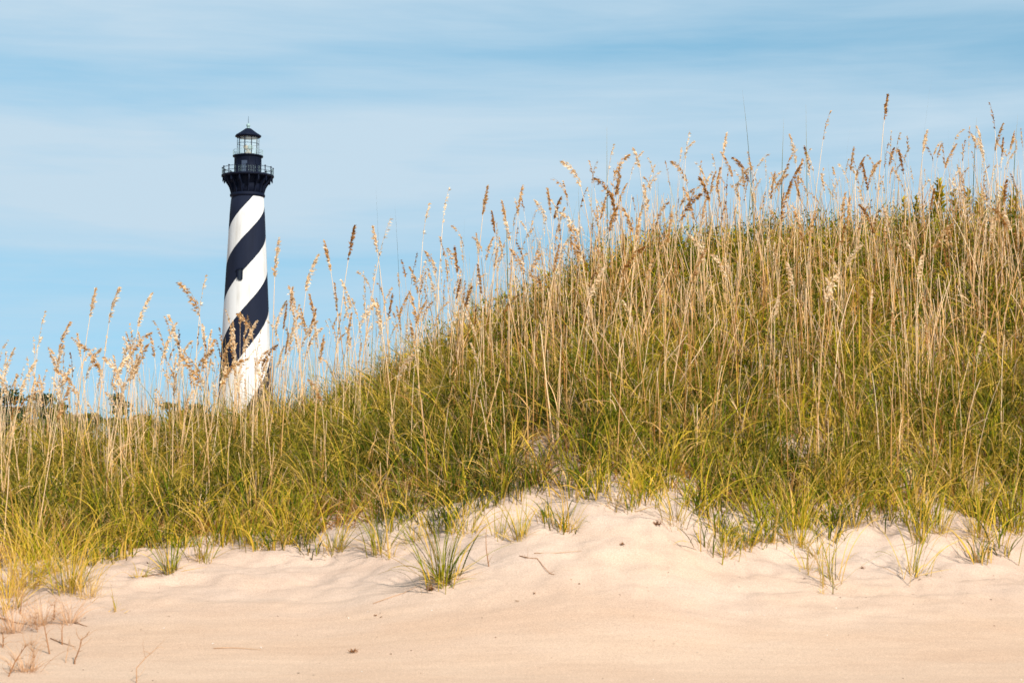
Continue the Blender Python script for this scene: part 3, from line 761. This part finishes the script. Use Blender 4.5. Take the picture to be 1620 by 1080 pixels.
TRACED = [
 (30,545,'nodding','pale','r'),(75,488,'sparse','pale','r'),(150,450,'upright','pale','r'),(190,450,'nodding','pale','r'),(235,455,'nodding','pale','r'),
 (310,440,'drooping','golden','l'),(326,432,'sparse','pale','r'),(213,520,'upright','golden','l'),(442,372,'upright','golden','r'),(500,398,'nodding','pale','r'),
 (515,482,'upright','golden','l'),(553,352,'upright','brown','r'),(545,372,'upright','golden','l'),(606,338,'sparse','pale','r'),(613,348,'upright','pale','l'),
 (662,393,'drooping','golden','l'),(678,318,'sparse','pale','r'),(708,290,'sparse','pale','r'),(702,385,'upright','brown','l'),(770,290,'upright','golden','r'),
 (757,330,'upright','brown','l'),(783,370,'nodding','golden','r'),(805,388,'drooping','golden','l'),(829,286,'upright','golden','r'),(859,293,'upright','golden','l'),
 (845,312,'drooping','pale','l'),(888,309,'nodding','brown','r'),(884,330,'drooping','pale','l'),(933,350,'nodding','golden','l'),(964,305,'upright','golden','r'),
 (978,318,'nodding','brown','r'),(934,252,'sparse','golden','l'),(972,226,'sparse','pale','r'),(1000,300,'upright','brown','l'),(1016,330,'upright','golden','r'),
 (1068,246,'drooping','golden','l'),(1104,300,'drooping','brown','r'),(1128,272,'nodding','brown','l'),(1092,200,'sparse','pale','r'),(1166,233,'nodding','golden','l'),
 (1142,258,'upright','golden','r'),(1205,238,'drooping','brown','l'),(1228,268,'upright','golden','r'),(1246,300,'nodding','brown','r'),(1312,172,'sparse','golden','r'),
 (1292,225,'upright','brown','l'),(1266,252,'nodding','brown','r'),(1300,280,'upright','golden','l'),(1372,242,'nodding','brown','r'),(1388,252,'upright','brown','l'),
 (1405,140,'upright','brown','r'),(1420,228,'nodding','brown','r'),(1441,232,'upright','brown','l'),(1563,158,'sparse','brown','l'),(1594,280,'nodding','brown','r'),
 (1588,210,'upright','pale','l'),(1360,240,'sparse','golden','l'),(1480,292,'upright','brown','r'),(1525,300,'sparse','golden','l'),(1612,200,'upright','golden','r'),
 (1065,330,'upright','golden','r'),(1085,290,'nodding','golden','l'),(1340,300,'upright','golden','r'),(1376,320,'drooping','brown','l'),(620,455,'nodding','golden','l'),
 (560,490,'upright','golden','r'),(625,460,'upright','brown','r'),(593,465,'nodding','pale','l'),(655,500,'upright','golden','l'),(380,560,'drooping','golden','r'),
 (345,545,'drooping','golden','r'),(410,500,'nodding','golden','r'),(372,520,'upright','golden','l'),(470,500,'upright','golden','r'),(455,470,'nodding','pale','r'),
 (1130,360,'drooping','pale','l'),(1330,425,'drooping','pale','r'),(1325,432,'nodding','pale','l'),(1110,400,'drooping','pale','l'),(20,580,'nodding','golden','l'),
 (55,560,'nodding','pale','r'),(105,540,'nodding','pale','r'),(125,575,'drooping','golden','l'),(165,545,'drooping','pale','r'),(255,520,'nodding','golden','l'),
 (240,540,'drooping','golden','r'),(280,505,'nodding','pale','r'),(295,555,'drooping','golden','l'),(8,565,'sparse','pale','r'),(1240,330,'nodding','golden','l')]
for q in TRACED:
    if q[0] < 480 and q[2] != 'drooping': q = (q[0], q[1], q[2], 'pale', q[4])
    oat_at(*q, tilt=float(rng.normal(0.02, .035)))
# the others of the 300, thick along the crest, thinner down the slope
cnt = 0
forms = ['upright', 'nodding', 'drooping', 'sparse']
while len(oats) < 300:
    px = float(rng.uniform(-60, 1680)); s = float(np.clip(rng.beta(2.2, 1.5), .05, 1) * 1.12)
    df = 14.4 + 0.3 * math.sin(px / 230); dc = float(np.interp(px, [0, 500, 1000, 1620], [17.3, 18.0, 19.4, 19.8]))
    d = df + (dc - df) * s; x = (px - 810) / F * d
    if s < .25 and rng.random() < .6: continue
    f_ = forms[int(rng.choice(4, p=[.36, .30, .16, .18]))]
    ks = [k for k in range(NPROTO) if protos[k][0] == f_]; k = ks[int(rng.integers(len(ks)))]
    tone = ['pale', 'golden', 'brown'][int(rng.choice(3, p=[.74, .22, .04] if px < 600 else ([.55, .35, .10] if px < 900 else [.40, .42, .18])))]
    rz = (0 if rng.random() < .55 else math.pi) + rng.uniform(-.9, .9)
    h = rng.uniform(.85, 1.45)
    sea_oat(x, d, gz(x, d), h / protos[k][4], k, tone, rz, (0, float(rng.normal(.015, .05))))
# ---- the rest of the sea oats, beyond the 300
px, s, C = slope_points(900, .45, 1.25, -420, 2040)
keep = rng.random(len(px)) < np.where(px > 650, .62, .48)
px, s, C = px[keep], s[keep], C[keep]; n = len(C)
az = rng.uniform(0, 6.28, n); L = rng.uniform(.6, 1.15, n)
sv = stems(C, az, np.abs(rng.normal(0, .07, n)), rng.uniform(.02, .25, n), L, rng.uniform(.0026, .0042, n), np.clip(rng.normal(.8, .18, n), 0, 1), 6, wob=.015)
hv = heads(sv[4], az, sv[5], rng.uniform(.1, 1.0, n), rng.uniform(.16, .28, n), 28, np.full(n, .029), np.full(n, .011), np.clip(rng.beta(2.6, 1.1, n), 0, 1))
px, s, C = slope_points(1500, .72, 1.28, -200, 960)
keep = rng.random(len(px)) < np.interp(px, [-200, 500, 700, 960], [.46, .40, .45, .25])
C2 = C[keep]; n2_ = len(C2)
sv2 = stems(C2, rng.uniform(0, 6.28, n2_), np.abs(rng.normal(0, .09, n2_)), rng.uniform(-.05, .3, n2_), rng.uniform(.45, 1.0, n2_), rng.uniform(.0018, .0034, n2_), np.clip(rng.normal(.9, .14, n2_), 0, 1), 6, wob=.02)
k_ = rng.random(n2_) < .22
hv2 = heads(sv2[4][k_], rng.uniform(0, 6.28, k_.sum()), sv2[5][k_], rng.uniform(.1, .7, k_.sum()), rng.uniform(.12, .22, k_.sum()), 16, np.full(k_.sum(), .022), np.full(k_.sum(), .010), np.clip(rng.normal(.9, .12, k_.sum()), 0, 1))
sv = cat([sv[:4], sv2[:4]]); hv = cat([hv, hv2])
o = link_mesh('sea_oat_thicket', plant_mesh('sea_oat_thicket', [sv[:4]], m_straw)); tag(o, 'mass of thinner pale sea oats along the dune crest', 'sea oats', kind='stuff')
link_mesh('seed_heads', plant_mesh('seed_heads', [hv], m_head), o)['kind'] = 'stuff'
# ---- long bare leaf tips standing above the crest
wisps = [(1475, 118, -.10), (1175, 148, .06), (1000, 208, .10), (595, 303, .03), (1240, 190, -.03), (1275, 170, .0), (1345, 200, -.08), (1545, 190, -.05), (1500, 200, 0.0), (1040, 260, .02), (915, 300, .02), (960, 205, 0), (625, 330, .04), (1395, 180, .03), (1610, 185, -.06), (1190, 260, -.05), (800, 330, .02), (735, 350, -.02)]
px, s, C = slope_points(650, .85, 1.2); n = len(C)
parts = [ribbons(C, rng.uniform(0, 6.28, n), rng.uniform(0, .18, n), rng.uniform(0, .35, n), rng.uniform(.6, 1.15, n), rng.uniform(.004, .007, n), np.clip(rng.normal(.45, .3, n), 0, 1), 7)]
for (wx, wy, ln) in wisps:
    a, e = ray(wx, wy); d = float(np.interp(wx, [0, 500, 1000, 1620], [17.3, 18.0, 19.4, 19.8])) + .3
    h = CZ + e * d - gz(a * d, d)
    parts.append(ribbons(np.array([[a * d + ln * h * 1.0, d, gz(a * d, d)]]), np.array([math.pi if ln > 0 else 0.0]), np.array([abs(ln) * .4]), np.array([abs(ln) * 1.6]), np.array([h * 1.02]), np.array([.011]), np.array([.10]), 9))
tag(link_mesh('leaf_wisps', plant_mesh('leaf_wisps', parts, m_grass)), 'thin bare grass blades standing against the sky along the crest', 'grass', kind='stuff')

# labels for the sea oats: look, then where they stand, then their order from the left among those alike
def region(qx, qy):
    gl_ = float(np.interp(qx, CREST[:, 0], CREST[:, 1])) - 60
    back = 'against sky' if qy < gl_ - 5 else 'against grass'
    if 345 < qx < 436: return ('before the lighthouse', '' if qy < gl_ - 5 else back)
    for x1, nm in ((150, 'over far left pines'), (345, 'left of the lighthouse'), (560, 'right beside the lighthouse'), (760, 'where the dune rises'), (960, 'on the rising shoulder'), (1160, 'where the crest flattens'), (1380, 'mid high crest'), (1480, 'past the crest middle'), (9999, 'at the right edge')):
        if qx < x1: return (nm, back)
shape = {'upright': 'upright', 'nodding': 'nodding', 'drooping': 'drooping', 'sparse': 'sparse-headed'}
buckets = {}
for it in oats:
    o, form, tone, side, h, qx, qy = it
    nm, back = region(qx, qy)
    hd_ = f'{tone} {shape[form]} sea oat' + (f' bent {side}' if form in ('nodding', 'drooping') else '')
    buckets.setdefault((hd_, nm, back), []).append(it)
ORD = [w + ' from left' for w in 'first second third fourth fifth sixth seventh eighth ninth tenth eleventh twelfth thirteenth fourteenth fifteenth sixteenth seventeenth'.split()]
ORD[0] = 'leftmost'
for (hd_, nm, back), its in buckets.items():
    its.sort(key=lambda i: i[5])
    for j, it in enumerate(its):
        tail = '' if len(its) == 1 else (', ' + (ORD[j] if j < len(its) - 1 else 'rightmost'))
        it[0]['label'] = ' '.join(f'{hd_} {nm} {back}'.split()) + tail

# ------------------------------------------------------------------ leafy plants along the crest
GP = []
for k in range(6):
    r = np.random.default_rng(500 + k)
    one = lambda v: np.array([float(v)])
    H = r.uniform(.42, .55)
    sv = stems(np.zeros((1, 3)), one(0), one(r.uniform(0, .12)), one(r.uniform(-.1, .25)), one(H), one(.0038), one(.25), 6, 1.5, 5, .02, r)
    n = 70; f = r.uniform(.12, 1, n) ** .8
    cen = np.stack([f * f * .05, 0 * f, f * H], 1)
    lv = ribbons(cen, r.uniform(0, 6.28, n), r.uniform(.35, 1.1, n), r.uniform(.1, .9, n), r.uniform(.035, .075, n) * (1.25 - .45 * f), r.uniform(.015, .026, n), np.clip(.66 + .24 * (f > .6) + r.normal(0, .14, n), 0, 1), 3, r=r, blunt=.08)
    GP.append((mesh_np('stem', sv[0], sv[1], m_leaf, {'tint': sv[2], 'along': sv[3]}), mesh_np('leaves', lv[0], lv[1], m_leaf, {'tint': lv[2], 'along': lv[3]})))
gold = []
spots = [(x, 0.98) for x in (1448, 1462, 1478, 1490, 1505, 1522, 1538, 1552, 1560, 1578, 1590, 1604, 1614, 1560, 1530)] + [(x, 1.0) for x in (820, 845, 872, 896, 905, 930, 985, 1015, 1048, 1080, 1120, 1165, 1210, 1262, 1330, 1390, 1425)] + [(700, .95), (760, .97)]
for i, (px, s) in enumerate(spots):
    px = px + float(rng.normal(0, 3)); s = s + float(rng.normal(0, .05))
    df = 14.4 + 0.3 * math.sin(px / 230); dc = float(np.interp(px, [0, 500, 1000, 1620], [17.3, 18.0, 19.4, 19.8]))
    d = df + (dc - df) * s; x = (px - 810) / F * d; z = gz(x, d)
    sc = float(rng.uniform(1.0, 1.38)) if px > 1440 else float(rng.uniform(.6, .95))
    o = empty('leafy_plant', (x, d, z - .02), float(rng.uniform(0, 6.28))); o.scale = (sc,) * 3
    st, lv = GP[int(rng.integers(6))]
    link_mesh('stem', st, o); link_mesh('leaves', lv, o)
    o['category'] = 'plant'; o['group'] = 'leafy plants along the crest'
    gold.append((proj(x, d, z + .5)[0], o))
for zone, lo, hi in (('yellow-topped leafy plant on the crest near the right edge', 1436, 9999), ('small leafy plant among stalks on the high crest', 960, 1436), ('small leafy plant on the rising shoulder of the dune', 0, 960)):
    its = sorted([g for g in gold if lo <= g[0] < hi], key=lambda g: g[0])
    names = ORD
    for j, (q, o) in enumerate(its): o['label'] = zone + ', ' + (names[j] if j < len(its) - 1 else 'rightmost')

# ------------------------------------------------------------------ single tufts on the open sand
def tuft(px, py, hpx, label, nb=34, wide=.5, green=.35, width=.007, seed=None, fan=0.0):
    nb = int(nb * 1.5); width *= .82
    x, y, z = on_ground(px, py)
    r = np.random.default_rng(seed if seed is not None else int(px * 7 + py))
    H = hpx * y / F
    off = r.normal(0, 1, (nb, 2)) * min(.05, H * .06) * (1 + wide)
    az = np.arctan2(off[:, 1], off[:, 0]) + r.normal(0, .6, nb)
    az = np.where(r.random(nb) < .6, np.where(np.cos(az) > 0, r.normal(0, .6, nb), math.pi + r.normal(0, .6, nb)), az)
    base = np.stack([off[:, 0], off[:, 1], np.full(nb, -.03)], 1)
    base[:, 2] += ground_z(x + off[:, 0], y + off[:, 1]) - z
    L = H * r.uniform(.55, 1.5, nb)
    lean = np.abs(r.normal(0.05 + fan, .16 + .3 * wide, nb)); bend = np.abs(r.normal(.45 + .7 * wide, .4, nb))
    tn = np.clip(green + .12 + r.normal(0, .17, nb), 0, 1); tn = np.where(r.random(nb) < .22, r.uniform(.65, 1, nb), tn)
    p = [ribbons(base, az, lean, bend, L, width * r.uniform(.6, 1.3, nb), tn, 7, r=r)]
    k = max(7, nb // 3)           # flat dead leaves round the root
    o2 = r.normal(0, 1, (k, 2)) * .03
    b2 = np.stack([o2[:, 0], o2[:, 1], np.full(k, .0)], 1); b2[:, 2] += ground_z(x + o2[:, 0], y + o2[:, 1]) - z
    p.append(ribbons(b2, r.uniform(0, 6.28, k), r.uniform(1.0, 1.45, k), r.uniform(.05, .3, k), H * r.uniform(.2, .7, k), np.full(k, width * .7), r.uniform(.7, 1, k), 5, r=r))
    o = link_mesh('grass_tuft', plant_mesh('grass_tuft', p, m_dead if green > .85 else m_grass)); o.location = (x, y, z)
    tag(o, label, 'grass tuft', 'grass tufts on the sand')
TUFTS = [
 (700,922,108,'large lone green tuft standing clear on the sand, mid photo',60,.75,.20,.010),
 (270,906,85,'narrow upright dark green tuft on the sand below the lighthouse',26,.05,.18,.009),
 (222,912,34,'low sprawling olive tuft left of the narrow upright tuft',14,1.1,.45,.007),
 (186,966,48,'tiny three-bladed yellow tuft alone on bare sand at left',5,.4,.45,.008),
 (110,935,125,'wide yellow green tuft at the left edge of the open sand',60,.7,.42,.008),
 (45,930,130,'straw-coloured tuft at the far left edge',50,.7,.62,.008),
 (75,905,120,'yellow tuft behind the wide yellow green tuft at left',46,.6,.5,.008),
 (318,886,85,'leaning green tuft right of the narrow upright tuft',26,.5,.32,.008),
 (352,862,70,'short green tuft at the grass edge below the lighthouse',22,.5,.35,.008),
 (398,862,60,'small tuft right of the short green tuft below the lighthouse',20,.5,.4,.007),
 (456,860,80,'dry-edged tuft on the grass edge, right of the lighthouse line',24,.5,.5,.008),
 (530,872,90,'bushy tuft left of the pair at the grass edge, centre left',34,.7,.38,.008),
 (600,872,110,'tall green tuft with brown root at the grass edge, centre left',30,.4,.32,.009),
 (618,884,38,'tiny brown-rooted tuft just below the tall brown-rooted tuft',9,.3,.6,.007),
 (655,855,70,'thin tuft above the large lone tuft, slightly left',18,.5,.45,.007),
 (738,842,85,'arching pale tuft above and right of the large lone tuft',24,.8,.52,.008),
 (790,850,60,'thin tuft beside the buried dead stalk right of the lone tuft',14,.4,.5,.007),
 (822,852,75,'upright yellow green tuft in the centre of the grass edge',22,.3,.4,.008),
 (900,838,52,'low fanned tuft right of the upright centre tuft',18,.8,.48,.007),
 (972,795,95,'wiry brown-based tuft in the sandy hollow of the slope',24,.5,.42,.007),
 (998,806,70,'single bright green tuft beside the wiry tuft in the hollow',12,.1,.3,.009),
 (1068,828,105,'upright tuft with splayed yellow leaves right of the hollow',24,.7,.38,.009),
 (1148,878,44,'low brown tuft hugging the sand, right of centre',18,.9,.62,.008),
 (1185,862,72,'dark green mounded tuft above the low brown tuft',34,.9,.22,.009),
 (1212,858,100,'upright green tuft right of the dark mounded tuft',26,.3,.3,.009),
 (1256,858,120,'tall bushy green tuft at the grass edge right of centre',36,.4,.3,.009),
 (1278,902,58,'small slanting tuft left of the forked sparse tuft',8,.6,.42,.008),
 (1290,878,46,'flattened yellow tuft above the small slanting tuft',16,1.1,.45,.007),
 (1312,922,115,'sparse forked tuft low on the open sand at right',16,.5,.40,.008),
 (1300,938,22,'tiny tuft at the very bottom of the forked sparse tuft',6,.3,.6,.006),
 (1350,832,80,'dark arching tuft at the grass edge, right of the tall bushy tuft',30,.8,.26,.009),
 (1440,910,115,'sparse splayed tuft with woody root standing on sand at right',18,.8,.42,.009),
 (1456,856,120,'upright tuft directly behind the sparse splayed tuft',22,.15,.35,.010),
 (1482,842,85,'leaning tuft right of the upright tuft behind the splayed one',24,.5,.4,.008),
 (1548,846,90,'brown-based tuft near the right edge of the grass',30,.5,.42,.009),
 (1604,838,100,'thick dark tuft at the far right edge of the grass',40,.5,.28,.009),
 (15,965,90,'ragged dry tuft at the left edge above the dead stems',30,.8,.7,.007),
 (160,880,80,'mixed green tuft on the left, behind the sprawling tuft',30,.6,.4,.008),
 (205,868,75,'green tuft at the edge of grass left of the lighthouse line',30,.6,.35,.008),
 (22,1000,70,'wispy pinkish dry tuft at the left edge among the dead stems',46,.9,.92,.0045),
 (66,988,62,'wispy dry tuft between the dead stems and the wide tuft',44,.9,.9,.0045),
 (112,985,55,'thin dry tuft right below the wide yellow green tuft',34,.9,.88,.0045),
 (40,1062,60,'fine dry tangle low in the bottom left corner',44,1.0,.95,.004),
 (140,945,70,'pale dry tuft on the right flank of the wide tuft',30,.8,.8,.005),
 (8,945,110,'tall straw tuft cut off by the left edge of the photo',46,.7,.72,.007)]
for q in TUFTS: tuft(*q[:4], nb=q[4], wide=q[5], green=q[6], width=q[7])

# ------------------------------------------------------------------ dead stems, twigs and bits on the sand
def dead_stem(pts, radpx, label, name='dead_stem', cat_='dead stem', tint=.45, lift=None, twigs=0):
    if lift == 'lie': tint += .28; radpx *= .7
    """a stem through the given pixels of the photograph; first one is rooted in the sand"""
    x0, y0, z0 = on_ground(*pts[0])
    P = []
    for i, (px, py) in enumerate(pts):
        if lift == 'lie':
            x, y, z = on_ground(px, py); P.append((x - x0, y - y0, z - z0 + .004))
        else:
            a, e = ray(px, py); yy = y0 + .02 * i; P.append((a * yy - x0, yy - y0, CZ + e * yy - z0 - (.03 if i == 0 else 0)))
    rd = radpx * y0 / F * (.62 if lift != 'lie' else .8)
    Q = [P[0]]
    for i in range(len(P) - 1):
        for f in (.5, 1.0): Q.append(tuple(P[i][k] * (1 - f) + P[i + 1][k] * f + (rng.normal(0, rd * .8) if f == .5 else 0) for k in range(3)))
    rr = [rd * (1 - .6 * i / (len(Q) - 1)) for i in range(len(Q))]
    V, Fc = tube_path(Q, rr, 6)
    nv = len(V)
    tn = np.full(nv, tint) + rng.normal(0, .08, nv)
    parts = [(np.array(V), np.array(Fc), np.clip(tn, 0, 1), np.repeat(np.linspace(0, 1, len(Q)), 6))]
    if twigs:
        k = twigs; k = int(k * 2.2); ix = rng.integers(1, len(Q), k); B_ = np.array(Q)[ix]
        parts.append(stems(B_, rng.uniform(0, 6.28, k), rng.uniform(.3, 1.4, k), rng.normal(0, 1.2, k), rng.uniform(.03, .13, k), np.full(k, rd * .38), np.clip(rng.normal(tint + .22, .18, k), 0, 1), 5, wob=.16)[:4])
    o = link_mesh(name, plant_mesh(name, parts, m_dead)); o.location = (x0, y0, z0)
    tag(o, label, cat_, 'dead stems and twigs on the sand')
dead_stem([(80,1034),(73,1005),(69,980)], 2.2, 'thick bent reddish dead stem at lower left', twigs=4)
dead_stem([(118,1050),(124,1030),(128,1012),(142,998)], 2.0, 'forked dead stem with yellow tip, lower left', twigs=5)
dead_stem([(99,1020),(98,1000),(98,988)], 2.0, 'short straight dead stem left of the forked one', twigs=3)
dead_stem([(10,1070),(24,1046),(40,1022)], 2.4, 'long slanting dead stem in the bottom left corner', twigs=9)
dead_stem([(86,980),(86,965),(87,950)], 1.8, 'upright dead stem under the wide yellow green tuft', twigs=4)
dead_stem([(32,972),(34,950),(36,935)], 1.8, 'reddish dead stem under the straw-coloured tuft', twigs=6)
dead_stem([(4,966),(10,958),(16,950)], 2.0, 'orange dead stub at the left edge', twigs=4, tint=.6)
dead_stem([(2,1024),(5,1010),(2,1000)], 2.2, 'curled dead stem touching the left edge low down', twigs=7)
dead_stem([(46,1060),(54,1040),(50,1020)], 1.2, 'tangle of fine dead twigs beside the long slanting stem', twigs=22, tint=.6)
dead_stem([(62,1000),(56,985),(60,970)], 1.0, 'tangle of fine pink twigs above the thick bent stem', twigs=26, tint=.65)
dead_stem([(104,1048),(107,1030),(110,1020)], 1.2, 'small yellowish sprig left of the forked dead stem', tint=.8, twigs=3)
dead_stem([(216,1080),(216,1056),(230,1040),(246,1026)], 1.6, 'broken dead leaf with a sharp elbow at the bottom left', tint=.7, twigs=3)
dead_stem([(774,896),(771,880),(769,860),(770,835)], 1.6, 'bare dead stalk stuck in the sand right of the lone tuft', tint=.55, twigs=1)
dead_stem([(338,1026),(370,1025),(413,1028)], 1.2, 'thin brown straw lying flat on bare sand, lower left', 'twig', 'twig', .6, 'lie')
dead_stem([(822,880),(850,884),(870,908),(905,918)], 1.3, 'long curved twig lying on sand in the middle', 'twig', 'twig', .35, 'lie', 2)
dead_stem([(845,876),(880,875),(920,872)], 1.1, 'straight twig lying just above the long curved twig', 'twig', 'twig', .5, 'lie')
dead_stem([(225,912),(240,911),(262,907)], 1.8, 'dark twig lying between two tufts at left', 'twig', 'twig', .15, 'lie')
dead_stem([(118,986),(128,988),(138,991)], 1.8, 'short dark twig lying among the dead stems at left', 'twig', 'twig', .15, 'lie')
dead_stem([(0,978),(18,984),(42,987)], 2.2, 'dark root lying exposed at the left edge', 'twig', 'twig', .1, 'lie', 3)
dead_stem([(80,1010),(95,1016),(120,1024)], 1.6, 'exposed dark root joining the dead stems at left', 'twig', 'twig', .1, 'lie', 2)
dead_stem([(590,955),(640,938),(665,926)], .9, 'faint thin runner trailing left from the lone tuft', 'twig', 'twig', .6, 'lie')
def clod(px, py, rpx, label, nm='seaweed_clump', ct='seaweed clump'):
    x, y, z = on_ground(px, py); r_ = rpx * y / F * .7
    k = 26
    bs = rng.normal(0, 1, (k, 3)) * np.array([r_ * .5, r_ * .5, r_ * .12]) + np.array([0, 0, r_ * .15])
    p = [ribbons(bs, rng.uniform(0, 6.28, k), rng.uniform(.3, 1.5, k), rng.normal(0, 1, k), np.full(k, r_ * 1.5), np.full(k, r_ * .35), rng.uniform(.1, .6, k), 4)]
    o = link_mesh(nm, plant_mesh(nm, p, m_dead)); o.location = (x, y, z); tag(o, label, ct)
clod(558, 1032, 7, 'small brown clump of dried debris alone on the beach sand', 'debris_clump', 'debris')
clod(682, 934, 9, 'brown withered clump at the foot of the lone tuft', 'debris_clump', 'debris')
clod(1040, 831, 8, 'dark withered clump in a sand hollow right of centre', 'debris_clump', 'debris')
clod(984, 862, 5, 'small reddish scrap on the sand right of the curved twig', 'debris_clump', 'debris')
clod(1365, 899, 4, 'tiny brown scrap between the two sparse tufts at right', 'debris_clump', 'debris')
clod(846, 939, 3, 'tiny dark speck of debris on the sand below the curved twig', 'debris_clump', 'debris')
clod(594, 974, 3, 'tiny dark speck of debris on the open sand at centre left', 'debris_clump', 'debris')

n = 420
fx = rng.uniform(-4.6, 4.6, n); fy = rng.uniform(10.8, 14.6, n)
fc = np.stack([fx, fy, ground_z(fx, fy) + .003], 1)
no = rng.normal(0, .35, (n, 3)); no[:, 2] = 1; no /= np.linalg.norm(no, axis=1, keepdims=True)
up = rng.normal(0, 1, (n, 3)); up[:, 2] = 0; up /= np.linalg.norm(up, axis=1, keepdims=True)
up -= no * (up * no).sum(1, keepdims=True)
sz = rng.gamma(2.0, .0022, n) + .002
V, Fq = quads(fc, no, up, sz * .6, sz)
m_bits = blade_mat('sand_bits', [(0.0, (0.10, 0.06, 0.04)), (0.5, (0.30, 0.20, 0.13)), (0.8, (0.62, 0.52, 0.42)), (1.0, (0.75, 0.70, 0.64))], (0.2, .15, .1), (.3, .2, .15), 0, 0, .05)
tag(link_mesh('shell_bits', mesh_np('shell_bits', V, Fq, m_bits, {'tint': np.repeat(rng.random(n), 4), 'along': np.full(n * 4, .45)})), 'tiny shell flakes and dark bits strewn on the sand', 'shell bits', kind='stuff')
